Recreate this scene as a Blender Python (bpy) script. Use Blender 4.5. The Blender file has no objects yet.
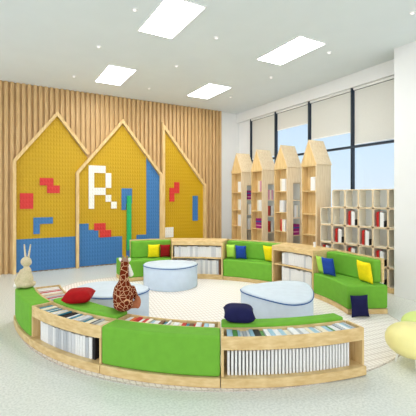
import bpy, bmesh, math, random
from math import sin, cos, radians as rad, pi
from mathutils import Vector, Matrix
random.seed(11)
S = bpy.context.scene
COL = S.collection

# ------------------------------------------------------------------ materials
def lin(c):
    c = c / 255.0
    return c / 12.92 if c <= 0.04045 else ((c + 0.055) / 1.055) ** 2.4
def rgb(r, g, b): return (lin(r), lin(g), lin(b), 1)
def new_mat(name):
    m = bpy.data.materials.new(name); m.use_nodes = True
    nt = m.node_tree
    return m, nt, nt.nodes['Principled BSDF']
def plain(name, c, rough=.6, spec=.3, noise=.06, scale=30, bump=0, bscale=200, metal=0):
    m, nt, p = new_mat(name)
    p.inputs['Roughness'].default_value = rough
    p.inputs['Specular IOR Level'].default_value = spec
    p.inputs['Metallic'].default_value = metal
    tc = nt.nodes.new('ShaderNodeTexCoord')
    if noise:
        n = nt.nodes.new('ShaderNodeTexNoise'); n.inputs['Scale'].default_value = scale
        nt.links.new(tc.outputs['Object'], n.inputs['Vector'])
        r = nt.nodes.new('ShaderNodeValToRGB')
        c = rgb(*c)
        r.color_ramp.elements[0].position = .3; r.color_ramp.elements[1].position = .7
        r.color_ramp.elements[0].color = tuple(x * (1 - noise) for x in c[:3]) + (1,)
        r.color_ramp.elements[1].color = tuple(min(1, x * (1 + noise)) for x in c[:3]) + (1,)
        nt.links.new(n.outputs['Fac'], r.inputs['Fac'])
        nt.links.new(r.outputs['Color'], p.inputs['Base Color'])
    else:
        p.inputs['Base Color'].default_value = rgb(*c)
    if bump:
        n2 = nt.nodes.new('ShaderNodeTexNoise'); n2.inputs['Scale'].default_value = bscale
        nt.links.new(tc.outputs['Object'], n2.inputs['Vector'])
        b = nt.nodes.new('ShaderNodeBump'); b.inputs['Strength'].default_value = bump
        b.inputs['Distance'].default_value = .005
        nt.links.new(n2.outputs['Fac'], b.inputs['Height'])
        nt.links.new(b.outputs['Normal'], p.inputs['Normal'])
    return m
def wood(name, dark, light, stretch=(14, 14, 1.2), rough=.5):
    m, nt, p = new_mat(name)
    p.inputs['Roughness'].default_value = rough
    p.inputs['Specular IOR Level'].default_value = .3
    tc = nt.nodes.new('ShaderNodeTexCoord')
    mp = nt.nodes.new('ShaderNodeMapping'); mp.inputs['Scale'].default_value = stretch
    n = nt.nodes.new('ShaderNodeTexNoise'); n.inputs['Scale'].default_value = 3.5
    n.inputs['Detail'].default_value = 5
    r = nt.nodes.new('ShaderNodeValToRGB')
    r.color_ramp.elements[0].position = .35; r.color_ramp.elements[0].color = rgb(*dark)
    r.color_ramp.elements[1].position = .68; r.color_ramp.elements[1].color = rgb(*light)
    nt.links.new(tc.outputs['Object'], mp.inputs['Vector'])
    nt.links.new(mp.outputs['Vector'], n.inputs['Vector'])
    nt.links.new(n.outputs['Fac'], r.inputs['Fac'])
    nt.links.new(r.outputs['Color'], p.inputs['Base Color'])
    return m
def emit(name, c, s):
    m = bpy.data.materials.new(name); m.use_nodes = True
    nt = m.node_tree; nt.nodes.clear()
    e = nt.nodes.new('ShaderNodeEmission'); e.inputs['Color'].default_value = c; e.inputs['Strength'].default_value = s
    o = nt.nodes.new('ShaderNodeOutputMaterial'); nt.links.new(e.outputs[0], o.inputs[0])
    return m
def math_node(nt, op, a, b=None):
    n = nt.nodes.new('ShaderNodeMath'); n.operation = op
    for i, v in enumerate((a, b)):
        if v is None: continue
        if isinstance(v, (int, float)): n.inputs[i].default_value = v
        else: nt.links.new(v, n.inputs[i])
    return n.outputs[0]
def studs(name, c, px=.056, pz=.0835):
    """glossy plastic building plate with a grid of round studs"""
    m, nt, p = new_mat(name)
    p.inputs['Base Color'].default_value = rgb(*c)
    p.inputs['Roughness'].default_value = .45
    p.inputs['Specular IOR Level'].default_value = .35
    tc = nt.nodes.new('ShaderNodeTexCoord')
    sp = nt.nodes.new('ShaderNodeSeparateXYZ'); nt.links.new(tc.outputs['Object'], sp.inputs[0])
    fx = math_node(nt, 'SUBTRACT', math_node(nt, 'FRACT', math_node(nt, 'DIVIDE', math_node(nt, 'ADD', sp.outputs[0], 20), px)), .5)
    fz = math_node(nt, 'SUBTRACT', math_node(nt, 'FRACT', math_node(nt, 'DIVIDE', math_node(nt, 'ADD', sp.outputs[2], 20), pz)), .5)
    d = math_node(nt, 'SQRT', math_node(nt, 'ADD', math_node(nt, 'MULTIPLY', fx, fx), math_node(nt, 'MULTIPLY', fz, fz)))
    r = nt.nodes.new('ShaderNodeValToRGB')
    r.color_ramp.elements[0].position = .24; r.color_ramp.elements[0].color = (1, 1, 1, 1)
    r.color_ramp.elements[1].position = .38; r.color_ramp.elements[1].color = (0, 0, 0, 1)
    nt.links.new(d, r.inputs['Fac'])
    b = nt.nodes.new('ShaderNodeBump'); b.inputs['Strength'].default_value = .5; b.inputs['Distance'].default_value = .010
    nt.links.new(r.outputs['Color'], b.inputs['Height'])
    nt.links.new(b.outputs['Normal'], p.inputs['Normal'])
    return m
def giraffe_mat():
    m, nt, p = new_mat('giraffe_plush')
    p.inputs['Roughness'].default_value = .9; p.inputs['Specular IOR Level'].default_value = .1
    tc = nt.nodes.new('ShaderNodeTexCoord')
    v = nt.nodes.new('ShaderNodeTexVoronoi'); v.feature = 'DISTANCE_TO_EDGE'; v.inputs['Scale'].default_value = 24
    nt.links.new(tc.outputs['Object'], v.inputs['Vector'])
    r = nt.nodes.new('ShaderNodeValToRGB')
    r.color_ramp.elements[0].position = .02; r.color_ramp.elements[0].color = rgb(222, 176, 136)
    r.color_ramp.elements[1].position = .06; r.color_ramp.elements[1].color = rgb(108, 38, 18)
    nt.links.new(v.outputs['Distance'], r.inputs['Fac'])
    nt.links.new(r.outputs['Color'], p.inputs['Base Color'])
    return m
def rug_mat():
    m, nt, p = new_mat('woven_rug')
    p.inputs['Roughness'].default_value = .9; p.inputs['Specular IOR Level'].default_value = .1
    tc = nt.nodes.new('ShaderNodeTexCoord')
    mp = nt.nodes.new('ShaderNodeMapping'); mp.inputs['Rotation'].default_value = (0, 0, rad(8))
    nt.links.new(tc.outputs['Object'], mp.inputs['Vector'])
    sp = nt.nodes.new('ShaderNodeSeparateXYZ'); nt.links.new(mp.outputs[0], sp.inputs[0])
    a = math_node(nt, 'ABSOLUTE', math_node(nt, 'SUBTRACT', math_node(nt, 'FRACT', math_node(nt, 'MULTIPLY', math_node(nt, 'ADD', sp.outputs[0], 20), 22)), .5))
    b = math_node(nt, 'ABSOLUTE', math_node(nt, 'SUBTRACT', math_node(nt, 'FRACT', math_node(nt, 'MULTIPLY', math_node(nt, 'ADD', sp.outputs[1], 20), 11)), .5))
    mn = math_node(nt, 'MAXIMUM', math_node(nt, 'MULTIPLY', a, 1.0), math_node(nt, 'MULTIPLY', b, .92))
    r = nt.nodes.new('ShaderNodeValToRGB')
    r.color_ramp.elements[0].position = .33; r.color_ramp.elements[0].color = rgb(246, 240, 232)
    r.color_ramp.elements[1].position = .47; r.color_ramp.elements[1].color = rgb(216, 207, 197)
    nt.links.new(mn, r.inputs['Fac'])
    nt.links.new(r.outputs['Color'], p.inputs['Base Color'])
    return m
def floor_mat():
    m, nt, p = new_mat('terrazzo_floor')
    p.inputs['Roughness'].default_value = .28; p.inputs['Specular IOR Level'].default_value = .35
    tc = nt.nodes.new('ShaderNodeTexCoord')
    n = nt.nodes.new('ShaderNodeTexNoise'); n.inputs['Scale'].default_value = 55; n.inputs['Detail'].default_value = 3
    nt.links.new(tc.outputs['Object'], n.inputs['Vector'])
    r = nt.nodes.new('ShaderNodeValToRGB')
    e = r.color_ramp.elements
    e[0].position = .36; e[0].color = rgb(209, 212, 203)
    e[1].position = .62; e[1].color = rgb(230, 232, 224)
    nt.links.new(n.outputs['Fac'], r.inputs['Fac'])
    nt.links.new(r.outputs['Color'], p.inputs['Base Color'])
    return m
def glass_mat():
    m = bpy.data.materials.new('window_glass'); m.use_nodes = True
    nt = m.node_tree; nt.nodes.clear()
    t = nt.nodes.new('ShaderNodeBsdfTransparent'); t.inputs['Color'].default_value = (.95, .98, 1, 1)
    g = nt.nodes.new('ShaderNodeBsdfGlossy'); g.inputs['Roughness'].default_value = .02
    x = nt.nodes.new('ShaderNodeMixShader'); x.inputs['Fac'].default_value = .04
    o = nt.nodes.new('ShaderNodeOutputMaterial')
    nt.links.new(t.outputs[0], x.inputs[1]); nt.links.new(g.outputs[0], x.inputs[2]); nt.links.new(x.outputs[0], o.inputs[0])
    return m

def frosted():
    m = bpy.data.materials.new('frosted_board'); m.use_nodes = True
    nt = m.node_tree; nt.nodes.clear()
    d = nt.nodes.new('ShaderNodeBsdfDiffuse'); d.inputs['Color'].default_value = rgb(244, 240, 230)
    t = nt.nodes.new('ShaderNodeBsdfTranslucent'); t.inputs['Color'].default_value = rgb(244, 240, 230)
    x = nt.nodes.new('ShaderNodeMixShader'); x.inputs['Fac'].default_value = .55
    o = nt.nodes.new('ShaderNodeOutputMaterial')
    nt.links.new(d.outputs[0], x.inputs[1]); nt.links.new(t.outputs[0], x.inputs[2]); nt.links.new(x.outputs[0], o.inputs[0])
    return m
M = dict(
    wood=wood('maple', (210, 176, 118), (229, 201, 148)),
    woodh=wood('maple_along', (210, 177, 120), (230, 203, 150), (3, 3, 10)),
    slat=wood('oak_slat', (190, 154, 104), (214, 180, 130), (20, 20, 1)),
    slatback=wood('oak_backing', (168, 126, 80), (190, 148, 98), (20, 20, 1)),
    birch=wood('pale_birch', (226, 202, 162), (242, 222, 188)),
    green=plain('green_upholstery', (112, 174, 56), .75, .2, .05, 14, .15, 300),
    lime=plain('lime_fabric', (176, 222, 88), .8, .2, .05, 20, .2, 300),
    blue=plain('blue_fabric', (34, 70, 158), .8, .2, .1, 20, .2, 300),
    navy=plain('navy_fabric', (26, 27, 72), .8, .2, .1, 20, .2, 300),
    yellow=plain('yellow_fabric', (246, 222, 24), .8, .2, .05, 20, .2, 300),
    red=plain('red_fabric', (166, 14, 18), .75, .2, .1, 20, .2, 300),
    darkred=plain('dark_red_fabric', (150, 22, 24), .8, .2, .1, 20, .2, 300),
    pale=plain('pale_blue_fabric', (206, 221, 237), .7, .25, .03, 12, .1, 250),
    palet=plain('pale_top_fabric', (208, 219, 228), .7, .25, .03, 12, .1, 250),
    piping=plain('blue_piping', (52, 98, 160), .6, .3, .05),
    wall=plain('white_paint', (234, 235, 234), .7, .2, .01, 3),
    ceil=plain('ceiling_paint', (230, 238, 240), .8, .15, .01, 3),
    frame=plain('window_metal', (22, 38, 54), .4, .4, .05),
    blind=plain('blind_fabric', (212, 211, 204), .85, .1, .02, 60),
    rail=plain('blind_rail', (235, 236, 234), .5, .3, .02),
    white=plain('white_plastic', (240, 240, 238), .5, .3, .02),
    page=plain('paper', (238, 234, 224), .8, .1, .05, 80),
    rabbit=plain('cream_plush', (208, 194, 160), .95, .05, .08, 60, .5, 180),
    inner=plain('pale_ear_lining', (236, 226, 204), .95, .05, .05, 60),
    leather=plain('brown_plush', (176, 112, 80), .95, .05, .08, 60),
    greyplush=plain('grey_brown_plush', (160, 128, 108), .95, .05, .1, 60),
    whiteplush=plain('white_plush', (240, 236, 228), .95, .05, .05, 60),
    black=plain('black_plastic', (20, 18, 18), .4, .4, .0),
    eggy=plain('yellow_shell', (246, 236, 160), .4, .35, .03, 12),
    eggl=plain('lime_shell', (218, 234, 140), .45, .35, .03, 12),
    leg=plain('white_leg', (235, 236, 232), .4, .4, .02),
    yst=studs('yellow_plate', (192, 153, 10)),
    bst=studs('blue_plate', (60, 116, 172)),
    rst=studs('red_plate', (206, 52, 48)),
    wst=studs('white_plate', (236, 234, 226)),
    gst=studs('green_plate', (36, 170, 96)),
    lining=plain('pale_lining', (240, 232, 214), .6, .2, .03),
    rug=rug_mat(), floor=floor_mat(), glass=glass_mat(), frost=frosted(), giraffe=giraffe_mat(),
    rugedge=plain('rug_binding', (206, 196, 186), .9, .1, .35, 90),
    panel=emit('light_panel', (1, .985, .96, 1), 21.0),
    lamp=emit('lamp_face', (1, .97, .92, 1), 1.5),
)
BOOKC = dict(white=(232, 232, 230), pale_grey=(206, 208, 210), grey=(128, 132, 138), mid_grey=(182, 186, 190), cream=(232, 222, 196), red=(190, 40, 36), orange=(216, 120, 50),
             teal=(60, 130, 150), green=(90, 150, 80), black=(34, 32, 34), pale_blue=(160, 196, 212), brown=(120, 80, 56), purple=(150, 30, 110),
             pink=(214, 150, 168), blue=(50, 80, 150))
BM = {k: plain('cover_' + k, v, .55, .25, .04, 40) for k, v in BOOKC.items()}

# ------------------------------------------------------------------ building helpers
def prop(o, label=None, cat=None, group=None, kind=None):
    if label: o['label'] = label
    if cat: o['category'] = cat
    if group: o['group'] = group
    if kind: o['kind'] = kind
    return o
def empty(name, loc, label, cat, group=None, rz=0):
    o = bpy.data.objects.new(name, None); COL.objects.link(o)
    o.empty_display_size = .1
    o.location = loc; o.rotation_euler = (0, 0, rz)
    return prop(o, label, cat, group)
class MB:
    """collects shapes; build() links them as one mesh object"""
    def __init__(s): s.bm = bmesh.new()
    def hexa(s, v, mi=0):
        vs = [s.bm.verts.new(p) for p in v]
        for f in ((3, 2, 1, 0), (4, 5, 6, 7), (0, 1, 5, 4), (1, 2, 6, 5), (2, 3, 7, 6), (3, 0, 4, 7)):
            s.bm.faces.new([vs[i] for i in f]).material_index = mi
        return s
    def box(s, x0, x1, y0, y1, z0, z1, mi=0):
        return s.hexa([(x0, y0, z0), (x1, y0, z0), (x1, y1, z0), (x0, y1, z0), (x0, y0, z1), (x1, y0, z1), (x1, y1, z1), (x0, y1, z1)], mi)
    def arc(s, c, r0, r1, a0, a1, z0, z1, step=1.25):
        n = max(2, int(round(abs(a1 - a0) / step)))
        rows = []
        for i in range(n + 1):
            ad = a0 + (a1 - a0) * i / n; a = rad(ad); ca, sa = cos(a), sin(a)
            q0 = r0(ad) if callable(r0) else r0; q1 = r1(ad) if callable(r1) else r1
            rows.append([s.bm.verts.new((c[0] + r * ca, c[1] + r * sa, z)) for r, z in ((q0, z0), (q1, z0), (q1, z1), (q0, z1))])
        for i in range(n):
            A, B = rows[i], rows[i + 1]
            for k in range(4):
                l = (k + 1) % 4
                s.bm.faces.new((A[k], A[l], B[l], B[k]))
        s.bm.faces.new(rows[0][::-1]); s.bm.faces.new(rows[-1])
        return s
    def prism(s, pts, z0, z1):
        lo = [s.bm.verts.new((x, y, z0)) for x, y in pts]; hi = [s.bm.verts.new((x, y, z1)) for x, y in pts]
        n = len(pts)
        for i in range(n): s.bm.faces.new((lo[i], lo[(i + 1) % n], hi[(i + 1) % n], hi[i]))
        s.bm.faces.new(lo[::-1]); s.bm.faces.new(hi)
        return s
    def wallpoly(s, pts, y0, y1):
        """polygon in the x,z plane pushed from y0 to y1"""
        lo = [s.bm.verts.new((x, y0, z)) for x, z in pts]; hi = [s.bm.verts.new((x, y1, z)) for x, z in pts]
        n = len(pts)
        for i in range(n): s.bm.faces.new((lo[i], lo[(i + 1) % n], hi[(i + 1) % n], hi[i]))
        s.bm.faces.new(lo[::-1]); s.bm.faces.new(hi)
        return s
    def ball(s, c, r, seg=20, rot=None):
        mt = Matrix.Translation(c)
        if rot is not None: mt = mt @ rot
        bmesh.ops.create_uvsphere(s.bm, u_segments=seg, v_segments=seg // 2 + 2, radius=1, matrix=mt @ Matrix.Diagonal((r[0], r[1], r[2], 1)))
        return s
    def rod(s, a, b, r0, r1=None, seg=12):
        a, b = Vector(a), Vector(b); r1 = r0 if r1 is None else r1
        d = b - a
        mt = Matrix.Translation((a + b) / 2) @ d.to_track_quat('Z', 'Y').to_matrix().to_4x4()
        bmesh.ops.create_cone(s.bm, cap_ends=True, segments=seg, radius1=r0, radius2=r1, depth=d.length, matrix=mt)
        return s
    def build(s, name, mats, parent=None, bevel=0, smooth=False, sub=0, seg=2, off=True):
        bm = s.bm
        bmesh.ops.recalc_face_normals(bm, faces=bm.faces)
        if parent is not None and off:
            p = parent
            base = Vector((0, 0, 0))
            while p is not None: base += p.location; p = p.parent
            bmesh.ops.translate(bm, verts=bm.verts, vec=-base)
        me = bpy.data.meshes.new(name); bm.to_mesh(me); bm.free()
        for m in (mats if isinstance(mats, (list, tuple)) else [mats]): me.materials.append(m)
        o = bpy.data.objects.new(name, me); COL.objects.link(o)
        if parent is not None: o.parent = parent
        if bevel:
            b = o.modifiers.new('bevel', 'BEVEL'); b.width = bevel; b.segments = seg; b.limit_method = 'ANGLE'; b.angle_limit = rad(40)
        if sub:
            b = o.modifiers.new('sub', 'SUBSURF'); b.levels = sub; b.render_levels = sub
        if smooth or bevel:
            for f in me.polygons: f.use_smooth = True
            if bevel and not smooth:
                try: me.set_sharp_from_angle(angle=rad(50))
                except Exception: pass
        return o
def struct(name, mb, mat, parent=None, bevel=0):
    return prop(mb.build(name, mat, parent, bevel), kind='structure')

ORD = 'zeroth first second third fourth fifth sixth seventh eighth ninth tenth eleventh twelfth thirteenth fourteenth fifteenth sixteenth seventeenth eighteenth nineteenth twentieth'.split()
TENS = {2: 'twenty', 3: 'thirty', 4: 'forty', 5: 'fifty', 6: 'sixty'}
TENTH = {3: 'thirtieth', 4: 'fortieth', 5: 'fiftieth', 6: 'sixtieth'}
def ordw(n):
    if n <= 20: return ORD[n]
    return TENTH[n // 10] if n % 10 == 0 else TENS[n // 10] + '-' + ORD[n % 10]

def book(loc, rz, t, d, h, colour, label, group, spine='front', tilt=0):
    """a book: wrap-round cover and page block. local x = thickness, spine on -y (front) or +z (top)"""
    b = MB(); c = .0022 if t > .012 else .0014
    x0, x1 = -t / 2, t / 2
    if spine == 'front':
        b.box(x0, x0 + c, 0, d, 0, h).box(x1 - c, x1, 0, d, 0, h).box(x0 + c, x1 - c, 0, c * 1.5, 0, h)
        b.box(x0 + c, x1 - c, c * 1.5, d - .004, .003, h - .003, 1)
    else:
        b.box(x0, x0 + c, 0, d, 0, h).box(x1 - c, x1, 0, d, 0, h).box(x0 + c, x1 - c, 0, d, h - c * 1.5, h)
        b.box(x0 + c, x1 - c, .003, d - .003, .004, h - c * 1.5, 1)
    o = b.build('book', [BM[colour], M['page']])
    o.location = loc; o.rotation_euler = (0, tilt, rz)
    return prop(o, label, 'book', group)
def cname(c): return c.replace('_', ' ')

# ------------------------------------------------------------------ the room
H = 3.75
struct('floor', MB().box(-4, 5.9, -3, 8.3, -.1, 0), M['floor'])
struct('ceiling', MB().box(-4, 5.9, -3, 8.3, H, H + .1), M['ceil'])
struct('wall_back', MB().box(-4, 5.9, 8.09, 8.3, 0, H), M['wall'])
# ribbed timber cladding
b = MB().box(-2.0, 5.04, 8.06, 8.088, .0, H - .002)
x = -1.96
while x < 5.0:
    b.box(x, x + .058, 8.012, 8.06, .0, H - .002); x += .102
sl = struct('trim_1', b, [M['slat']])
struct('wall_right', MB().box(5.64, 5.9, -3, 8.088, 0, .9).box(5.64, 5.9, -3, 8.088, 3.5, H).box(5.64, 5.9, 7.56, 8.088, .9, 3.5).box(5.64, 5.9, -3, 3.36, .9, 3.5), M['wall'])
struct('trim_2', MB().box(5.56, 5.638, 3.0, 8.088, 3.50, H - .002), M['wall'], bevel=.004)      # blind box under the ceiling
struct('wall_near', MB().box(5.18, 5.262, -3, 3.33, 0, H), M['wall'], bevel=.004)

MUL = [7.53, 6.553, 5.492, 4.426, 3.40]
BOT = [2.47, 3.05, 2.69, 2.455]
BL = ['leftmost grey roller blind, pulled right down behind the leftmost house bookcases',
      'second grey roller blind from the left, the one pulled up highest',
      'third grey roller blind from the left, ending halfway above the black crossbar',
      'rightmost grey roller blind, wide, drawn down to the black crossbar beside the white pillar']
for i in range(4):
    ya, yb = MUL[i + 1], MUL[i]
    f = MB()
    f.box(5.598, 5.668, ya + .001, ya + .02, .9, 3.5).box(5.598, 5.668, yb - .02, yb - .001, .9, 3.5)
    f.box(5.598, 5.668, ya + .02, yb - .02, 2.40, 2.44).box(5.598, 5.668, ya + .02, yb - .02, .9, .945).box(5.655, 5.668, ya + .02, yb - .02, 3.455, 3.5)
    w = struct('window_%d' % (i + 1), f, M['frame'])
    struct('pane', MB().box(5.662, 5.667, ya + .028, yb - .028, .946, 3.454), M['glass'], w)
    r = empty('roller_blind', (5.63, (ya + yb) / 2, BOT[i]), BL[i], 'blind', 'roller blinds on the windows')
    MB().box(5.650, 5.654, ya + .03, yb - .03, BOT[i] + .022, 3.452).build('fabric', M['blind'], r)
    MB().box(5.645, 5.659, ya + .03, yb - .03, BOT[i], BOT[i] + .022).build('bottom_rail', M['rail'], r, bevel=.003)
    MB().rod((5.63, ya + .03, 3.478), (5.63, yb - .03, 3.478), .022).build('roller_tube', M['rail'], r, smooth=False)

# ceiling lights
LP = [((1.61, 2.12, 3.70, 4.69), 'white ceiling light panel nearest the camera on the left, touching the top edge'),
      ((1.60, 2.10, 6.15, 7.17), 'white ceiling light panel in front of the tallest timber wall, far left'),
      ((3.62, 4.14, 3.71, 4.70), 'long white ceiling light panel nearest the windows, front right'),
      ((3.58, 4.12, 6.16, 7.15), 'small white ceiling light panel at the far end by the wall corner')]
for (x0, x1, y0, y1), lb in LP:
    t = empty('ceiling_light', ((x0 + x1) / 2, (y0 + y1) / 2, H), lb, 'ceiling light', 'ceiling light panels')
    z0, z1 = H - .012, H - .001
    MB().box(x0, x1, y0, y0 + .015, z0, z1).box(x0, x1, y1 - .015, y1, z0, z1).box(x0, x0 + .015, y0 + .015, y1 - .015, z0, z1).box(x1 - .015, x1, y0 + .015, y1 - .015, z0, z1).build('frame', M['white'], t)
    MB().box(x0 + .016, x1 - .016, y0 + .016, y1 - .016, H - .009, z1).build('diffuser', M['panel'], t)
DL = [((1.40, 4.18), 'small round recessed spotlight beside the nearest left light panel'),
      ((1.28, 5.48), 'small round spotlight between the two left light panels'),
      ((2.62, 5.62), 'small round spotlight in the middle of the ceiling, between the four panels'),
      ((2.67, 7.06), 'small round spotlight near the timber wall between the two far panels'),
      ((1.20, 7.06), 'small round spotlight left of the far left light panel'),
      ((4.41, 5.27), 'small round spotlight between the two right light panels'),
      ((4.48, 6.75), 'small round spotlight right of the far right light panel'),
      ((2.64, 4.34), 'small round spotlight between the two nearest light panels'),
      ((4.43, 3.91), 'small round spotlight right of the long front light panel'),
      ((4.35, 2.56), 'small round spotlight in the top right corner of the ceiling')]
for (x, y), lb in DL:
    t = empty('spotlight', (x, y, H), lb, 'spotlight', 'recessed spotlights')
    b = MB()
    bmesh.ops.create_cone(b.bm, cap_ends=True, segments=20, radius1=.030, radius2=.035, depth=.014, matrix=Matrix.Translation((x, y, H - .0085)))
    b.build('trim_ring', M['white'], t)
    b = MB()
    bmesh.ops.create_cone(b.bm, cap_ends=True, segments=20, radius1=.019, radius2=.019, depth=.004, matrix=Matrix.Translation((x, y, H - .018)))
    b.build('lens', M['lamp'], t)

# ------------------------------------------------------------------ building-plate houses on the timber wall
YF = 8.0
def bar(b, p, q, w, y0, y1):
    """frame bar in the wall plane from p to q, w wide"""
    (x0, z0), (x1, z1) = p, q
    dx, dz = x1 - x0, z1 - z0; L = math.hypot(dx, dz); nx, nz = -dz / L * w / 2, dx / L * w / 2
    b.wallpoly([(x0 + nx, z0 + nz), (x1 + nx, z1 + nz), (x1 - nx, z1 - nz), (x0 - nx, z0 - nz)], y0, y1)
def mitred(path, w):
    """left/right offset outlines for a mitred strip along path"""
    n = len(path); L, R = [], []
    for i, (x, z) in enumerate(path):
        ds = []
        if i > 0: ds.append(Vector((x - path[i - 1][0], z - path[i - 1][1])).normalized())
        if i < n - 1: ds.append(Vector((path[i + 1][0] - x, path[i + 1][1] - z)).normalized())
        ns = [Vector((-d.y, d.x)) for d in ds]
        m = sum(ns, Vector((0, 0))).normalized(); k = w / 2 / max(.3, m.dot(ns[0]))
        L.append((x + m.x * k, z + m.y * k)); R.append((x - m.x * k, z - m.y * k))
    return L, R
def strip(path, w, y0, y1):
    L, R = mitred(path, w); b = MB()
    for i in range(len(path) - 1): b.wallpoly([L[i], L[i + 1], R[i + 1], R[i]], y0, y1)
    bmesh.ops.remove_doubles(b.bm, verts=b.bm.verts, dist=1e-5)
    # drop the inner faces left at the mitres
    seen = {}
    for f in list(b.bm.faces):
        k = tuple(sorted(v.index for v in f.verts)); seen.setdefault(k, []).append(f)
    return b
def tiles(parent, name, mat, rects, y=YF - .004, d=.022):
    b = MB()
    for (x0, x1, z0, z1) in rects: b.box(x0, x1, y - d, y, z0, z1)
    return b.build(name, mat, parent)
FW = .06
# left house
h = empty('building_plate_house', (.9, YF, 0), 'left house-shaped yellow and blue building-plate board with a red square, in a wooden frame', 'wall board', 'house-shaped boards on the timber wall')
MB().wallpoly([(.265, .02), (1.385, .02), (1.385, 2.0), (1.64, 2.33), (1.025, 3.16), (.265, 2.18)], YF - .004, YF + .010).build('yellow_plate', M['yst'], h)
tiles(h, 'blue_plate', M['bst'], [(.275, 1.385, .02, .668)], d=.006)
strip([(.25, 0), (.25, 2.205), (1.025, 3.21), (1.64, 2.412)], FW, YF - .075, YF + .010).build('frame', M['wood'], h)
tiles(h, 'red_block', M['rst'], [(.345, .583, 1.265, 1.575)])
tiles(h, 'red_block', M['rst'], [(.70, .955, 1.735, 1.885), (.835, 1.075, 1.58, 1.735)])
tiles(h, 'blue_block', M['bst'], [(.585, .945, .958, 1.088), (.585, .70, .76, .958)])
# middle house
h = empty('building_plate_house', (2.4, YF, 0), 'middle house-shaped yellow building-plate board with a white letter R and green bar', 'wall board', 'house-shaped boards on the timber wall')
MB().wallpoly([(1.452, .02), (3.285, .02), (3.285, 1.99), (2.385, 3.13), (1.452, 1.99)], YF - .004, YF + .010).build('yellow_plate', M['yst'], h)
strip([(1.42, 0), (1.42, 2.01), (2.385, 3.20), (3.31, 2.03), (3.31, 0)], FW, YF - .075, YF + .010).build('frame', M['wood'], h)
X = [1.655, 1.77, 1.892, 2.015, 2.137, 2.26]
tiles(h, 'letter', M['wst'], [(X[0], X[1], 1.245, 2.18), (X[1], X[3], 2.025, 2.18), (X[3], X[4], 1.70, 2.025), (X[1], X[3], 1.545, 1.70), (X[3], X[4], 1.395, 1.545), (X[4], X[5], 1.245, 1.395)])
tiles(h, 'blue_plate', M['bst'], [(1.452, 1.655, .022, .93), (1.655, 1.86, .022, .79), (1.86, 2.385, .022, .62), (2.48, 2.72, .022, .53), (2.72, 2.955, .022, .63)], d=.006)
b = MB().wallpoly([(2.957, .022), (3.283, .022), (3.283, 1.99), (2.957, 2.41)], YF - .010, YF - .004)
b.build('blue_plate', M['bst'], h)
tiles(h, 'red_block', M['rst'], [(1.77, 2.015, .775, .93), (1.89, 2.137, .62, .775)])
tiles(h, 'blue_block', M['bst'], [(2.372, 2.61, 1.35, 1.695), (2.372, 2.47, 1.21, 1.35)])
tiles(h, 'green_bar', M['gst'], [(2.485, 2.585, .30, 1.53)], d=.06)
# right half house
h = empty('building_plate_house', (3.9, YF, 0), 'right half-house-shaped yellow building-plate board with a tall straight left side', 'wall board', 'house-shaped boards on the timber wall')
MB().wallpoly([(3.40, .02), (4.47, .02), (4.47, 1.80), (3.40, 3.10)], YF - .004, YF + .010).build('yellow_plate', M['yst'], h)
strip([(3.37, 0), (3.37, 3.19), (4.50, 1.80), (4.50, 0)], FW, YF - .075, YF + .010).build('frame', M['wood'], h)
tiles(h, 'red_block', M['rst'], [(3.667, 3.80, 1.59, 1.86), (3.54, 3.667, 1.39, 1.72)])
tiles(h, 'blue_block', M['bst'], [(4.17, 4.31, .91, 1.53)])
tiles(h, 'white_block', M['wst'], [(3.42, 3.64, .53, .77)])

# ------------------------------------------------------------------ rug
CF, CB = (3.066, 4.850), (1.89, 4.04)
RC, RR, RB = (2.788, 4.601), 2.603, 2.69
def rug_outline(shrink=0):
    pts = []
    for i in range(360):
        a = rad(i); d = Vector((cos(a), sin(a))); o = Vector((2.4, 4.3))
        best = 9
        for c, r in ((RC, RR - shrink), (CB, RB - shrink)):
            q = o - Vector(c); B = q.dot(d); best = min(best, -B + math.sqrt(B * B - q.dot(q) + r * r))
        pts.append(tuple(o + d * best))
    return pts
rug = empty('rug', (2.4, 4.3, 0), 'cream woven rug under the ring of benches with a fine diamond weave', 'rug')
MB().prism(rug_outline(.012), .0005, .006).build('pile', M['rug'], rug)
o_, i_ = rug_outline(), rug_outline(.0122)
b = MB(); n = len(o_)
V = [[b.bm.verts.new((p[0], p[1], z)) for p in ring] for ring, z in ((o_, .0005), (o_, .0065), (i_, .0065), (i_, .0005))]
for i in range(n):
    j = (i + 1) % n
    for k in range(4): b.bm.faces.new((V[k][i], V[k][j], V[(k + 1) % 4][j], V[(k + 1) % 4][i]))
b.build('binding', M['rugedge'], rug)
ZF = .0072                                                            # top of the rug

# ------------------------------------------------------------------ front ring of benches with book trays
def pol(c, r, a): return (c[0] + r * cos(rad(a)), c[1] + r * sin(rad(a)))
RD, R1, RP = 2.69, 2.893, 2.922
ZT, ZB, ZO = .397, .083, .292                                         # rim, top of plinth, top of the open shelf
def lerp_table(tab):
    def f(a):
        for (a0, v0), (a1, v1) in zip(tab, tab[1:]):
            if a <= a1: return v0 + (v1 - v0) * (a - a0) / (a1 - a0)
        return tab[-1][1]
    return f
R0 = lerp_table([(178, 2.40), (196, 2.44), (217, 2.515), (237, 2.54), (264, 2.55)])   # inner edge of the ring
def R0p(k): return lambda a: R0(a) + k
def end_panel(c, r0, r1, a, side, z0, z1, t=.022):
    q0, q1 = (r0(a) if callable(r0) else r0), (r1(a) if callable(r1) else r1)
    da = math.degrees(t / ((q0 + q1) / 2)) * side
    lo, hi = (a, a + da) if da > 0 else (a + da, a)
    return MB().arc(c, r0, r1, lo, hi, z0, z1, 10)
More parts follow.
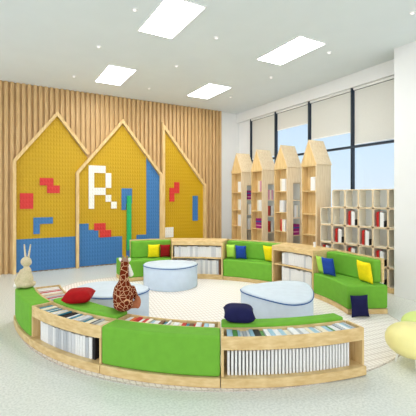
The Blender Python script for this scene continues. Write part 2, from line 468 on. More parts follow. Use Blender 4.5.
def front_module(outer, ao, ai, label):
    """outer: 'tray' (open shelf and book tray outside, cushion inside) or 'cover' (green cover outside, book tray inside)"""
    g = .06
    am = (ao[0] + ao[1]) / 2
    p = pol(CF, 2.56, am)
    t = empty('bench', (p[0], p[1], ZF), label, 'bench', 'front ring of benches')
    pa0, pa1 = ao[0] + g, ao[1] - g
    MB().arc(CF, RD, RP, pa0, pa1, ZF, ZB - .001).arc(CF, R0, RD, ai[0] + g, ai[1] - g, ZF, ZB - .001).build('plinth', M['woodh'], t, bevel=.006)
    MB().arc(CF, RD - .01, RD + .01, ai[0] + g, ai[1] - g, ZB, ZT).build('divider', M['woodh'], t)
    ta = ao if outer == 'tray' else ai
    if outer == 'tray':
        MB().arc(CF, R1 - .02, R1, ta[0] + g, ta[1] - g, ZO, ZT).build('front_panel', M['woodh'], t, bevel=.003)
        for a, s in ((ta[0] + g, 1), (ta[1] - g, -1)):
            end_panel(CF, RD + .011, R1 - .0205, a, s, ZB, ZT).build('side_panel', M['wood'], t)
            end_panel(CF, R1 - .02, R1, a, s, ZB, ZO - .001).build('front_post', M['wood'], t)
        MB().arc(CF, RD + .011, R1 - .021, ta[0] + g + .5, ta[1] - g - .5, ZO, ZO + .016).build('tray_floor', M['birch'], t)
        MB().arc(CF, R0p(.012), RD - .011, ai[0] + g, ai[1] - g, ZB, .372).build('seat_base', M['woodh'], t)
        MB().arc(CF, R0, RD - .011, ai[0] + g, ai[1] - g, .373, .425, .8).build('seat_cushion', M['green'], t, bevel=.016, seg=4)
        return (lambda a: RD + .011), (lambda a: R1 - .021), ta
    MB().arc(CF, R0, R0p(.016), ta[0] + g, ta[1] - g, ZB, ZT).build('inner_panel', M['woodh'], t, bevel=.003)
    for a, s in ((ta[0] + g, 1), (ta[1] - g, -1)):
        end_panel(CF, R0p(.0165), RD - .0105, a, s, ZB, ZT).build('side_panel', M['wood'], t)
    MB().arc(CF, R0p(.0165), RD - .0105, ta[0] + g + .5, ta[1] - g - .5, ZO, ZO + .016).build('tray_floor', M['birch'], t)
    MB().arc(CF, RD + .011, R1 + .012, ao[0] + g, ao[1] - g, ZB, .408, .8).build('cover', M['green'], t, bevel=.022, seg=4)
    return R0p(.017), (lambda a: RD - .011), ta
MODS = [('cover', (178.6, 195.7), (179.4, 195.7), 'short bench at the left end, green cover outside, with the cream toy rabbit on it'),
        ('tray', (195.7, 216.9), (195.7, 216.9), 'bench with a shelf of grey-white books, carrying the red cushion and giraffe'),
        ('cover', (216.9, 237.4), (216.9, 237.4), 'bench with the widest plain green cover outside, front centre of the ring'),
        ('tray', (237.4, 262.2), (237.4, 261.7), 'right end bench with open shelf of thin white books, navy cushion on it')]
TRAYN = ['from the left in the tray beside the toy rabbit', 'from the left in the tray before the red cushion', 'from the left in the tray behind the wide green cover', 'from the left in the tray before the navy cushion']
PAL = [['red', 'white', 'cream', 'mid_grey', 'white', 'red', 'pale_grey', 'white'],
       ['white', 'cream', 'black', 'pale_grey', 'teal', 'white', 'mid_grey', 'cream', 'white'],
       ['teal', 'cream', 'red', 'white', 'cream', 'pale_blue', 'orange', 'cream', 'brown', 'white', 'white'],
       ['pale_blue', 'white', 'cream', 'black', 'white', 'cream', 'green', 'mid_grey', 'white', 'pale_blue', 'white', 'orange']]
for k, (outer, ao, ai, lb) in enumerate(MODS):
    fa, fb, ta = front_module(outer, ao, ai, lb)
    a = ta[0] + 1.0; i = 0; last = None
    while True:
        t = random.choice([.018, .024, .03, .036, .045, .05] if k != 1 else [.02, .03, .045, .055, .065])
        ra = fa(a + .5); d = fb(a + .5) - ra - .018
        da = math.degrees((t + .003) / ra)
        if a + da > ta[1] - 1.0: break
        i += 1
        c = random.choice([q for q in PAL[k] if q != last]); last = c
        am = a + da / 2
        p = pol(CF, ra + .008 + d, am)
        hh = random.uniform(.066, .084)
        # books stand on their fore-edge, spine up, seen in a fan along the curve
        book((p[0], p[1], ZO + .0165), rad(am + 90), t, d, hh, c, '%s %s, %s book' % (ordw(i), TRAYN[k], cname(c)), 'books lying in the bench trays', 'top')
        a += da
# books on the two outer open shelves
def shelf_row(c, r_sp, a0, a1, z, outward, ts, hs, d, cols, label, group, gap=.0012, alt=None):
    a = a0; n = 0
    while True:
        t = random.uniform(*ts) * (.55 if alt and n % 2 else 1)
        da = math.degrees((t + gap) / (r_sp - d if outward else r_sp))
        if a + da > a1: break
        am = a + da / 2; n += 1
        col = random.choice(cols) if not alt or n % 2 else alt
        p = pol(c, r_sp, am)
        h_ = random.uniform(*hs)
        book((p[0], p[1], z), rad(am + 90 if outward else am - 90), t, d, h_, col, label(col), group)
        a += da
    return a
shelf_row(CF, R1 - .03, 238.35, 260.1, ZB, True, (.0155, .0185), (.190, .196), .13, ['white'], lambda c: 'thin white-spined book on the open shelf at the right end of the benches',
          'thin white books on the right bench shelf', .011)
a = shelf_row(CF, R1 - .03, 198.6, 214.6, ZB, True, (.018, .045), (.18, .19), .12, ['pale_grey', 'pale_grey', 'white', 'mid_grey', 'white'], lambda c: 'pale book packed on the open shelf below the red cushion on the left',
              'pale books on the left bench shelf', .002)
p = pol(CF, R1 - .03, a + .45)
book((p[0], p[1], ZB), rad(a + .45 + 90), .028, .12, .19, 'black', 'black book at the right end of the shelf below the red cushion', 'pale books on the left bench shelf')

# ------------------------------------------------------------------ back ring: sofas and bookcases
RI, RO = 2.155, 2.64
SEAM = [90.3, 67.5, 42.5, 17.7, -4.6, -26.5]
def sofa(a1, a0, label, end=None):
    g = .08; am = (a0 + a1) / 2; p = pol(CB, 2.4, am)
    t = empty('sofa', (p[0], p[1], ZF), label, 'sofa', 'green sofas in the back ring')
    ro = lerp_table([(a0, RO + .05), (a0 + 14, RO + .01), (a1, RO)]) if end == 'right' else (lambda a: RO)
    fb = lerp_table([(a0, 2.605), (a0 + 12, 2.48), (a1, 2.40)]) if end == 'right' else (lambda a: RI + .27)
    e0, e1 = (2.8 if end == 'right' else 0), (5.5 if end == 'left' else 0)
    MB().arc(CB, RI + .004, lambda a: ro(a) - .004, a0 + g, a1 - g, ZF, .072).build('plinth', M['woodh'], t, bevel=.004)
    MB().arc(CB, RI, ro if end else (lambda a: RO - .045), a0 + g, a1 - g, .073, .372, .8).build('seat', M['green'], t, bevel=.022, seg=4)
    MB().arc(CB, fb, lambda a: max(RO - .05, fb(a) + .105), a0 + g + .1 + e0, a1 - g - .1 - e1, .373, .675, .8).build('backrest', M['green'], t, bevel=.02, seg=4)
    q = lambda a: max(RO - .05, fb(a) + .105) + .003
    MB().arc(CB, q, lambda a: q(a) + .035, a0 + g + e0, a1 - g - e1, .373 if end else .073, .692).build('back_panel', M['woodh'], t, bevel=.003)
    return t
sofa(SEAM[0], SEAM[1], 'green sofa at the left end of the back ring, yellow and dark red cushions', 'left')
sofa(SEAM[2], SEAM[3], 'green sofa between the two low bookcases, in front of the house bookcases')
sofa(SEAM[4], SEAM[5], 'green sofa at the right end of the back ring near the cube shelves', 'right')
def bookcase(a1, a0, label, where, start):
    g = .05; am = (a0 + a1) / 2; p = pol(CB, 2.4, am)
    t = empty('low_bookcase', (p[0], p[1], ZF), label, 'bookcase', 'low bookcases in the back ring')
    MB().arc(CB, RI, RO, a0 + g, a1 - g, ZF, .088).build('plinth', M['woodh'], t, bevel=.004)
    MB().arc(CB, RI, RO, a0 + g, a1 - g, .618, .695).build('top', M['woodh'], t, bevel=.004)
    for a, s in ((a0 + g, 1), (a1 - g, -1)):
        end_panel(CB, RI, RO, a, s, .089, .617, .028).build('side_panel', M['wood'], t)
    ia0, ia1 = a0 + g + .75, a1 - g - .75
    MB().arc(CB, RI + .012, RO - .021, ia0, ia1, .378, .400).build('shelf', M['woodh'], t)
    MB().arc(CB, RO - .02, RO, ia0, ia1, .089, .617).build('back_panel', M['birch'], t)
    ia1 -= start
    shelf_row(CB, RI + .05, ia0 + .3, ia1, .4005, False, (.03, .05), (.18, .20), .2, ['white', 'white', 'pale_grey', 'white'], lambda c: 'white book on the upper shelf of the low bookcase ' + where, 'white books on the upper shelf ' + where, .003)
    e = shelf_row(CB, RI + .05, ia0 + 1.6, ia1 - .5, .0885, False, (.03, .05), (.245, .268), .2, ['white', 'white', 'pale_grey', 'white'], lambda c: 'white book on the lower shelf of the low bookcase ' + where, 'white books on the lower shelf ' + where, .003)
    q = pol(CB, RI + .05, ia0 + .95)
    book((q[0], q[1], .0885), rad(ia0 + .95 - 90), .036, .2, .27, 'brown', 'brown book at the right end of the lower shelf ' + where, 'dark books ending the lower shelves')
bookcase(SEAM[1], SEAM[2], 'low curved wooden bookcase of white books in front of the right half-house board', 'in front of the half-house board', .2)
bookcase(SEAM[3], SEAM[4], 'low curved wooden bookcase of white books below the right house bookcases', 'below the house bookcases', 2.6)
# small white beaker standing on the right low bookcase
p = pol(CB, 2.5, 3)
b = MB().rod((p[0], p[1], .6955), (p[0], p[1], .775), .017, .021, 16)
prop(b.build('beaker', M['white'], smooth=False), 'small white beaker standing on the right low bookcase', 'beaker')

# ------------------------------------------------------------------ cushions
def pillow(loc, w, h, t, mat, rot, label, group='scatter cushions'):
    b = MB(); n = 16
    top, bot = {}, {}
    for i in range(n + 1):
        for j in range(n + 1):
            u, v = 2 * i / n - 1, 2 * j / n - 1
            x = u * w / 2 * (1 - .07 * (1 - v * v)); y = v * h / 2 * (1 - .07 * (1 - u * u))
            z = t / 2 * ((1 - u ** 4) * (1 - v ** 4)) ** .55
            top[i, j] = b.bm.verts.new((x, y, z))
            edge = i in (0, n) or j in (0, n)
            bot[i, j] = top[i, j] if edge else b.bm.verts.new((x, y, -z))
    for i in range(n):
        for j in range(n):
            b.bm.faces.new((top[i, j], top[i + 1, j], top[i + 1, j + 1], top[i, j + 1]))
            q = (bot[i, j], bot[i, j + 1], bot[i + 1, j + 1], bot[i + 1, j])
            b.bm.faces.new(q)
    o = b.build('cushion', mat, smooth=True)
    o.location = loc; o.rotation_euler = rot
    return prop(o, label, 'cushion', group)
def lean_pillow(c, r, a, w, h, t, mat, label, lean=14, yaw=0, z=.378, inward=True):
    """square cushion standing on its edge on a seat, leaning outwards against the backrest"""
    # local z of the pillow faces the ring centre
    L = rad(lean); p = pol(c, r, a)
    zc = z + h / 2 * cos(L) * .985
    pillow((p[0], p[1], zc), w, h, t, mat, Matrix.LocRotScale(None, (Matrix.Rotation(rad(a - 90 + 180 + yaw), 3, 'Z') @ Matrix.Rotation(pi / 2 - L, 3, 'X')).to_quaternion(), None).to_euler(), label)
CUSH = []

# ------------------------------------------------------------------ ottomans
def smooth_closed(pts, n=6):
    out = []; N = len(pts)
    for i in range(N):
        p0, p1, p2, p3 = (Vector(pts[(i + k - 1) % N]) for k in range(4))
        for j in range(n):
            t = j / n
            out.append(.5 * ((2 * p1) + (p2 - p0) * t + (2 * p0 - 5 * p1 + 4 * p2 - p3) * t * t + (3 * p1 - p0 - 3 * p2 + p3) * t ** 3))
    return out
def ottoman(pts, label):
    c = sum((Vector(p) for p in pts), Vector((0, 0))) / len(pts)
    t = empty('ottoman', (c.x, c.y, ZF), label, 'ottoman', 'pale blue ottomans in the ring')
    P = smooth_closed(pts)
    n = len(P)
    def shell(prof):
        b = MB(); rows = []
        for k, z in prof: rows.append([b.bm.verts.new((c.x + (p.x - c.x) * k, c.y + (p.y - c.y) * k, z)) for p in P])
        for A, B in zip(rows, rows[1:]):
            for i in range(n): b.bm.faces.new((A[i], A[(i + 1) % n], B[(i + 1) % n], B[i]))
        b.bm.faces.new(rows[0][::-1]); b.bm.faces.new(rows[-1])
        return b
    shell([(.985, ZF), (.995, .02), (.995, .352), (.985, .360)]).build('body', M['pale'], t, smooth=True)
    shell([(.97, .3605), (.99, .366), (.992, .374), (.975, .384), (.9, .391), (.6, .395), (.2, .396)]).build('top_pad', M['palet'], t, smooth=True)
    b = MB(); rows = []
    for q in range(8):
        an = q * pi / 4
        rows.append([b.bm.verts.new((p.x + (p - c).normalized().x * .0065 * (cos(an) + .2), p.y + (p - c).normalized().y * .0065 * (cos(an) + .2), .363 + .0065 * sin(an))) for p in P])
    for q in range(8):
        A, B = rows[q], rows[(q + 1) % 8]
        for i in range(n): b.bm.faces.new((A[i], A[(i + 1) % n], B[(i + 1) % n], B[i]))
    b.build('piping', M['piping'], t, smooth=True)
ottoman([(2.06, 5.70), (2.24, 5.92), (2.60, 5.90), (2.87, 5.64), (2.90, 5.38), (2.64, 5.19), (2.35, 5.19), (2.13, 5.40)], 'pale blue ottoman furthest back, in front of the left sofa')
ottoman([(.80, 4.62), (1.00, 4.84), (1.30, 4.80), (1.56, 4.45), (1.59, 4.20), (1.39, 4.04), (1.10, 4.03), (.87, 4.22)], 'pale blue ottoman behind the toy giraffe and the red cushion')
ottoman([(2.51, 3.52), (2.66, 3.70), (3.00, 3.72), (3.36, 3.64), (3.46, 3.42), (3.20, 3.06), (2.90, 2.83), (2.66, 2.85), (2.55, 3.12)], 'pale blue ottoman at the right, behind the bench with the navy cushion')

# ------------------------------------------------------------------ house bookcases by the window
TW_X = 5.0
def tower(y1, y0, label, side_open):
    """front faces -x; y1 = left edge seen from the room, y0 = right edge"""
    d, th = .385, .02
    x0, x1 = TW_X, TW_X + d
    ze, za = 2.09, 2.56
    t = empty('house_bookcase', ((x0 + x1) / 2, (y0 + y1) / 2, 0), label, 'bookcase', 'house-shaped bookcases by the window')
    xm = x0 + .15
    MB().box(x0, x1, y1 - th, y1, 0, ze).build('side_panel', M['wood'], t)
    if side_open:
        MB().box(x0, xm + .01, y0, y0 + th, 0, ze).box(x1 - th, x1, y0, y0 + th, 0, ze).box(xm + .0102, x1 - th - .0002, y0, y0 + th, 1.80, ze).box(xm + .0102, x1 - th - .0002, y0, y0 + th, 0, .30).build('side_panel', M['birch'], t)
    else:
        MB().box(x0, x1, y0, y0 + th, 0, ze).build('side_panel', M['birch'], t)
    ya, yb = y0 + th + .0005, y1 - th - .0005
    MB().box(xm - .006, xm + .006, ya, yb, 0, ze - .021).build('middle_panel', M['wood'], t)
    MB().box(x1 - .012, x1, ya, yb, 0, ze - .021).build('back_panel', M['frost' if side_open else 'birch'], t)
    FS = [.08, .43, .78, 1.17, 1.60, 2.07]
    for z in FS: MB().box(x0 + .004, xm - .0065, ya, yb, z, z + .02).build('shelf', M['wood'], t)
    SS = [.30, .70, 1.06, 1.42, 1.78]
    if side_open:
        for z in SS: MB().box(xm + .0065, x1 - .0125, ya, yb, z, z + .02).build('shelf', M['birch'], t)
    # gable roof: ridge runs from front to back
    ym = (y0 + y1) / 2
    b = MB()
    v = [b.bm.verts.new(p) for p in ((x0, y1, ze + .0005), (x0, y0, ze + .0005), (x0, ym, za - .015), (x1, y1, ze + .0005), (x1, y0, ze + .0005), (x1, ym, za - .015))]
    for f in ((0, 1, 2), (5, 4, 3), (0, 3, 4, 1)): b.bm.faces.new([v[i] for i in f])
    b.bm.faces.new([v[i] for i in (1, 4, 5, 2)]); b.bm.faces.new([v[i] for i in (0, 2, 5, 3)])
    b.build('gable', M['wood'], t)
    k = .020
    for s, ys in ((1, y1), (-1, y0)):
        MB().hexa([(x0 - .008, ys + s * .006, ze + .003), (x1 + .004, ys + s * .006, ze + .003), (x1 + .004, ym + s * .0003, za - .013), (x0 - .008, ym + s * .0003, za - .013),
                   (x0 - .008, ys + s * .018, ze + .012), (x1 + .004, ys + s * .018, ze + .012), (x1 + .004, ym + s * .0003, za + .010), (x0 - .008, ym + s * .0003, za + .010)]).build('roof_panel', M['birch'], t)
    return t
TY = [(7.486, 7.065), (6.68, 6.275), (5.875, 5.48), (5.085, 4.712)]
TL = ['house-shaped wooden bookcase at the far left of the four, next to the wall corner',
      'second house-shaped wooden bookcase from the left',
      'third house-shaped wooden bookcase from the left',
      'rightmost and largest-looking house-shaped bookcase with a closed side, beside the cube shelves']
TWN = ['leftmost house bookcase', 'second house bookcase', 'third house bookcase', 'rightmost house bookcase']
for (a_, b_), l_, so in zip(TY, TL, (1, 1, 1, 0)): tower(a_, b_, l_, so)
LEV = {1.17: 'middle', 1.60: 'top', .78: 'lower', .43: 'low'}
def tower_front(i, z, cols, hs, t=.05, off=.10, lay=''):
    """books standing in the front compartments, spine to the room, from the right-hand side"""
    y = TY[i][1] + off
    for k, c in enumerate(cols):
        y += t / 2
        book((TW_X + .02, y, z + .0205), rad(-90), t - .003, .112, hs, c, '%s book, %s from left on %s front shelf of %s' % (cname(c), ORD[len(cols) - k], LEV[z], TWN[i]), 'books in the house bookcases')
        y += t / 2
def tower_side(i, z, cols, hs, t, off, name):
    x = TW_X + .175 + off
    for k, c in enumerate(cols):
        x += t / 2
        book((x, TY[i][1] + .03, z + .0205), 0, t - .003, .15, hs, c, '%s book, %s from left in %s side opening of %s' % (cname(c), ORD[k + 1], name, TWN[i]), 'books in the house bookcases')
        x += t / 2
def purple_stack(i, side, z, label):
    """flat pile of four books showing purple and pink spines"""
    zz = z + .0205
    for k, c in enumerate(['purple', 'pink', 'purple', 'blue', 'purple']):
        th = [.055, .02, .06, .03, .055][k]
        b = MB()
        if side: b.box(-.075, .075, 0, .17, 0, th - .001)
        else: b.box(0, .112, -.09, .09, 0, th - .001)
        o = b.build('book', BM[c], bevel=.003)
        o.location = (TW_X + .285, TY[i][1] + .03, zz) if side else (TW_X + .025, (TY[i][0] + TY[i][1]) / 2 - .03, zz)
        prop(o, '%s book, %s in flat pile %s' % (c, ['bottom', 'second from bottom', 'middle', 'second from top', 'top'][k], label), 'book', 'flat piles of purple books')
        zz += th
tower_front(0, 1.60, ['white', 'white'], .25, .06, .05); tower_front(0, 1.17, ['white', 'cream'], .25, .06, .05); tower_front(0, .78, ['white', 'white'], .27, .06, .05)
tower_front(1, 1.60, ['pink', 'cream'], .24, .055, .06); tower_front(1, 1.17, ['white', 'white', 'cream'], .24, .05, .06)
tower_front(2, 1.60, ['white', 'white', 'cream'], .25, .05, .08); tower_front(2, 1.17, ['pale_grey', 'white', 'white'], .24, .05, .10); tower_front(2, .78, ['white', 'cream', 'red'], .24, .05, .08)
tower_front(3, 1.60, ['white', 'white'], .25, .055, .05)
purple_stack(1, False, .78, 'on front shelf of second house bookcase')
purple_stack(0, True, 1.42, 'in side opening of leftmost house bookcase')
purple_stack(2, True, .70, 'in side opening of third house bookcase')
tower_side(0, 1.06, ['cream', 'white'], .25, .06, .03, 'middle'); tower_side(0, .70, ['white', 'cream'], .26, .06, .03, 'lower')
tower_side(1, 1.42, ['pink', 'cream', 'pink'], .22, .045, .02, 'top'); tower_side(1, 1.06, ['red', 'brown', 'white'], .22, .04, .02, 'middle'); tower_side(1, .70, ['red', 'brown', 'white'], .24, .04, .02, 'lower')
tower_side(2, 1.06, ['white', 'cream'], .25, .05, .05, 'middle')

# ------------------------------------------------------------------ cube shelves
A_, B_ = Vector((5.0, 4.625)), Vector((5.27, 3.372))
du = (B_ - A_).normalized(); dn = Vector((-du.y, du.x))               # dn points away from the room
PIT, CW, CH, CD = .2355, .231, .31, .25
def rrect(w, h, r, n=5):
    pts = []
    for cx, cz, a0 in ((w - r, h - r, 0), (r, h - r, 90), (r, r, 180), (w - r, r, 270)):
        for i in range(n + 1):
            a = rad(a0 + 90 * i / n); pts.append((cx + r * cos(a), cz + r * sin(a)))
    return pts
ROWN = ['bottom', 'second', 'third', 'fourth', 'top']
def cube(col, row):
    o2 = A_ + du * (PIT * col + .002); z0 = .08 + CH * row + .001
    t = empty('cube_shelf', (o2.x, o2.y, z0), 'open wooden cube shelf, %s from the left in the %s row' % (ORD[col + 1], ROWN[row] if row in (0, 4) else ROWN[row] + '-lowest'), 'cube shelf', 'stacked cube shelves by the window')
    t.rotation_euler = (0, 0, math.atan2(du.y, du.x))
    H_ = CH - .004
    out = rrect(CW, H_, .035); inn = [(x + .012, z + .012) for x, z in rrect(CW - .024, H_ - .024, .026)]
    b = MB(); n = len(out)
    rings = [[b.bm.verts.new((x, y, z)) for x, z in ring] for ring, y in ((out, 0), (out, CD), (inn, CD), (inn, 0))]
    for k in range(4):
        P_, Q_ = rings[k], rings[(k + 1) % 4]
        for i in range(n): b.bm.faces.new((P_[i], P_[(i + 1) % n], Q_[(i + 1) % n], Q_[i])).material_index = 1 if k == 2 else 0
    b.build('case', [M['birch'], M['lining']], t, off=False)
    b = MB()
    lo = [b.bm.verts.new((x * .998 + .0003, CD - .012, z * .998 + .0003)) for x, z in inn]; hi = [b.bm.verts.new((x * .998 + .0003, CD - .004, z * .998 + .0003)) for x, z in inn]
    for i in range(n): b.bm.faces.new((lo[i], lo[(i + 1) % n], hi[(i + 1) % n], hi[i]))
    b.bm.faces.new(lo[::-1]); b.bm.faces.new(hi)
    b.build('back_panel', M['frost'], t, off=False)
    return o2, z0
BOOKED = {(2, 3), (4, 3), (1, 2), (3, 2), (0, 1), (2, 1), (4, 1), (4, 0), (1, 0)}
base = MB()
q = [A_ + dn * .01, A_ + du * (PIT * 6) + dn * .01, A_ + du * (PIT * 6) + dn * (CD - .01), A_ + dn * (CD - .01)]
base.prism([(v.x, v.y) for v in q], 0, .0795)
prop(base.build('plinth_board', M['wood'], bevel=.003), 'long low wooden plinth under the cube shelves, beside the white pillar', 'plinth')
for row in range(5):
    for col in range(6):
        if row == 4 and col == 0: continue
        o2, z0 = cube(col, row)
        if (col, row) in BOOKED:
            x = .05
            for k, c in enumerate(['red', 'red', 'brown', 'white', 'white', 'black']):
                tt = [.02, .018, .016, .03, .028, .016][k]
                p = o2 + du * (x + tt / 2) + dn * .018
                book((p.x, p.y, z0 + .0125), math.atan2(du.y, du.x), tt - .001, .16, [.235, .245, .22, .24, .225, .10][k], c,
                     '%s book, %s in the cube %s from left in %s row' % (c, ORD[k + 1], ORD[col + 1], ROWN[row]), 'books in the cube shelves')
                x += tt

# ------------------------------------------------------------------ toys
FV, RV = Vector((.5, .866, 0)), Vector((.866, -.5, 0))
def blob(name, shapes, mat, parent, base, vox=.008):
    """one continuous plush surface: shapes = (centre(right, away, up), radii, tilt about away axis in degrees)"""
    b = MB()
    fr = Matrix((RV, FV, Vector((0, 0, 1)))).transposed().to_4x4()
    for c, r, *tl in shapes:
        m = Matrix.Translation(base) @ fr @ Matrix.Translation(c) @ Matrix.Rotation(rad(tl[0]) if tl else 0, 4, 'Y') @ Matrix.Rotation(rad(tl[1]) if len(tl) > 1 else 0, 4, 'X')
        bmesh.ops.create_uvsphere(b.bm, u_segments=20, v_segments=14, radius=1, matrix=m @ Matrix.Diagonal((r[0], r[1], r[2], 1)))
    o = b.build(name, mat, parent, smooth=True)
    r = o.modifiers.new('remesh', 'REMESH'); r.mode = 'VOXEL'; r.voxel_size = vox; r.use_smooth_shade = True
    s = o.modifiers.new('smooth', 'SMOOTH'); s.factor = .5; s.iterations = 6
    return o
def chain(p, q, r0, r1, n=6):
    p, q = Vector(p), Vector(q)
    return [((p + (q - p) * i / (n - 1)), ((r0 + (r1 - r0) * i / (n - 1)),) * 3) for i in range(n)]
# giraffe
gb = Vector((1.01, 3.345, .425))
g = empty('toy_giraffe', gb, 'brown patterned plush toy giraffe sitting on the green seat, seen from behind', 'soft toy')
body = [((0, 0, .145), (.098, .090, .148)), ((0, 0, .06), (.092, .092, .06)), ((.005, 0, .25), (.06, .058, .06))]
body += chain((.005, 0, .26), (.008, .01, .43), .048, .040)
body += [((.012, .015, .45), (.042, .044, .046))]
body += chain((-.075, .06, .20), (-.10, .10, .06), .028, .026) + chain((.075, .06, .20), (.10, .10, .10), .028, .026)
blob('body', body, M['giraffe'], g, gb, .007)
blob('muzzle', chain((.036, .04, .415), (.056, .06, .335), .024, .028, 5), M['whiteplush'], g, gb, .006)
blob('leg', chain((.06, .05, .045), (.11, .06, .045), .036, .034) + [((.122, .065, .066), (.032, .034, .062))], M['leather'], g, gb, .007)
blob('leg', chain((-.06, .07, .045), (-.08, .16, .05), .038, .036) + [((-.08, .17, .065), (.034, .036, .062))], M['leather'], g, gb, .007)
blob('head_cap', [((.014, .012, .475), (.036, .036, .03))], M['greyplush'], g, gb, .005)
for s in (-1, 1):
    blob('ear', [((.012 + s * .042, .01, .483), (.016, .01, .022), 25 * s)], M['whiteplush'], g, gb, .004)
    blob('horn', chain((.014 + s * .017, .01, .495), (.014 + s * .021, .01, .515), .008, .010, 3), M['greyplush'], g, gb, .004)
# rabbit
rb = Vector((.262, 4.84, .412))
t = empty('toy_rabbit', rb, 'cream plush toy rabbit sitting on the left end of the bench ring, ears up', 'soft toy')
body = [((.02, 0, .10), (.078, .072, .105)), ((.022, 0, .19), (.055, .052, .07)), ((.02, .0, .045), (.082, .085, .046)), ((.018, 0, .255), (.03, .03, .03))]
body += [((.016, -.002, .315), (.062, .056, .058)), ((.045, .0, .30), (.036, .04, .036))]
body += chain((-.03, -.02, .205), (-.075, -.05, .10), .024, .026) + [((-.058, -.02, .055), (.045, .06, .056)), ((.06, .06, .035), (.035, .07, .035))]
blob('body', body, M['rabbit'], t, rb, .008)
for s, dx in ((-1, -.022), (1, .028)):
    e = blob('ear', chain((.026 + s * .018, 0, .365), (.026 + dx * 1.5, .0, .515), .0145, .010, 9), M['rabbit'], t, rb, .005)
    blob('ear_lining', chain((.026 + s * .018, -.010, .385), (.026 + dx * 1.45, -.008, .50), .008, .006, 8), M['inner'], e, rb, .004)
blob('tail', [((-.08, -.06, .04), (.024, .024, .024))], M['whiteplush'], t, rb, .005)

# ------------------------------------------------------------------ stools
def egg_stool(loc, r, z0, z1, mat, label, turn=40):
    t = empty('stool', loc, label, 'stool', 'round pebble stools')
    b = MB(); n = 32; rows = []
    prof = []
    for i in range(1, 16):
        a = -pi / 2 + pi * i / 16
        ex = .86
        prof.append((r * abs(cos(a)) ** ex, (z0 + z1) / 2 + (z1 - z0) / 2 * (abs(sin(a)) ** .95) * (1 if a > 0 else -1)))
    for rr, z in prof: rows.append([b.bm.verts.new((loc[0] + rr * cos(2 * pi * k / n), loc[1] + rr * sin(2 * pi * k / n), z)) for k in range(n)])
    for P_, Q_ in zip(rows, rows[1:]):
        for k in range(n): b.bm.faces.new((P_[k], P_[(k + 1) % n], Q_[(k + 1) % n], Q_[k]))
    b.bm.faces.new(rows[0][::-1]); b.bm.faces.new(rows[-1])
    b.build('seat', mat, t, smooth=True)
    for k in range(4):
        a = rad(turn + 90 * k)
        MB().rod((loc[0] + r * .62 * cos(a), loc[1] + r * .62 * sin(a), loc[2] + .0005), (loc[0] + r * .52 * cos(a), loc[1] + r * .52 * sin(a), z0 + (z1 - z0) * .115), .008, .010).build('leg', M['leg'], t)
egg_stool((3.21, 1.88, 0), .232, .076, .362, M['eggy'], 'round yellow pebble stool on thin white legs at the right edge, nearest the camera')
egg_stool((3.795, 2.08, 0), .24, .06, .312, M['eggl'], 'lime green pebble stool behind the yellow one at the right edge', 67)

# ------------------------------------------------------------------ cushions on the seats
pillow((.70, 3.845, .497), .29, .22, .135, M['red'], (rad(4), rad(-3), rad(-26)), 'plump red cushion lying on the green seat at the left')
pillow((1.79, 2.565, .500), .27, .22, .135, M['navy'], (rad(5), rad(3), rad(-30)), 'plump navy blue cushion lying on the bench seat in the front centre')
lean_pillow(CB, 2.33, 75.5, .22, .26, .08, M['yellow'], 'yellow cushion on the left sofa beside the dark red cushion', z=.376)
lean_pillow(CB, 2.33, 70.3, .19, .25, .08, M['darkred'], 'dark red cushion on the left sofa beside the low bookcase', z=.376)
lean_pillow(CB, 2.33, 39.85, .18, .27, .08, M['lime'], 'lime green cushion at the left end of the middle sofa', z=.376)
lean_pillow(CB, 2.31, 34.9, .20, .26, .08, M['blue'], 'blue cushion on the middle sofa, leaning beside a lime one', z=.376, yaw=8)
lean_pillow(CB, 2.33, 21.8, .21, .29, .08, M['yellow'], 'yellow cushion at the right end of the middle sofa', z=.376, yaw=-12)
lean_pillow(CB, 2.22, -6.95, .14, .27, .06, M['lime'], 'lime green cushion half hidden at the left end of the right sofa', z=.376)
lean_pillow(CB, 2.225, -11.15, .20, .27, .08, M['blue'], 'blue cushion on the right sofa in front of a lime one', z=.376, yaw=18)
lean_pillow(CB, 2.47, -22.6, .26, .285, .08, M['yellow'], 'yellow cushion at the right end of the right sofa', z=.376, yaw=8, lean=10)
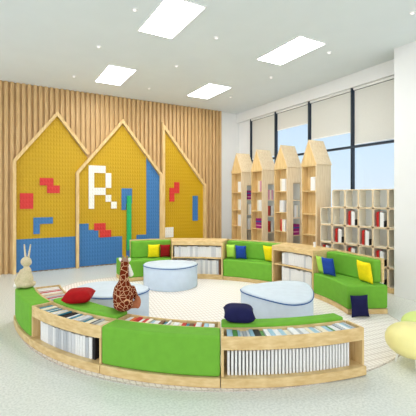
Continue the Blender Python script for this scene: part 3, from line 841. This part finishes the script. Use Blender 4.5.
lean_pillow(CB, 2.27, -28.9, .24, .27, .06, M['navy'], 'navy blue cushion standing on the rug against the end of the right sofa', z=.013, lean=8, yaw=-82)

# ------------------------------------------------------------------ daylight, camera
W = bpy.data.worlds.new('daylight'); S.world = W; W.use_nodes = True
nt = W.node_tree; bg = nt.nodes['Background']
tc = nt.nodes.new('ShaderNodeTexCoord'); sp = nt.nodes.new('ShaderNodeSeparateXYZ')
nt.links.new(tc.outputs['Generated'], sp.inputs[0])
rp = nt.nodes.new('ShaderNodeValToRGB')
e = rp.color_ramp.elements
e[0].position = .0; e[0].color = (.80, .88, .95, 1)
e[1].position = .6; e[1].color = (.42, .62, .92, 1)
m = e.new(.12); m.color = (.70, .85, .98, 1)
nt.links.new(sp.outputs[2], rp.inputs['Fac'])
# sky brightened behind the viewer as added fill, clear blue side beyond the windows
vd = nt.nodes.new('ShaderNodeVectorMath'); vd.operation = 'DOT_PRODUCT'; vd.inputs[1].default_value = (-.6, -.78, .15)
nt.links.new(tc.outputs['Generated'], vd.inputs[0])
back_fill = math_node(nt, 'MAXIMUM', vd.outputs['Value'], 0.0)
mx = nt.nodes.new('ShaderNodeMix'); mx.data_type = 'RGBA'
nt.links.new(back_fill, mx.inputs['Factor'])
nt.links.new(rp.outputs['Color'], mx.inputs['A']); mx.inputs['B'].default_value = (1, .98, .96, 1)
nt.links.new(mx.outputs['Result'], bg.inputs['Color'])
nt.links.new(math_node(nt, 'ADD', math_node(nt, 'MULTIPLY', back_fill, 1.25), 1.12), bg.inputs['Strength'])

cam = bpy.data.cameras.new('camera'); co = bpy.data.objects.new('camera', cam); COL.objects.link(co)
co.location = (0, 0, 1.5); co.rotation_euler = (rad(90), 0, rad(-30))
cam.sensor_width = 36; cam.lens = 361 / 416 * 36; cam.shift_y = -11 / 416
cam.clip_start = .05
S.camera = co
S.view_settings.view_transform = 'Standard'; S.view_settings.look = 'None'
S.view_settings.gamma = 1; S.view_settings.use_curve_mapping = False
S.view_settings.exposure = 0.0
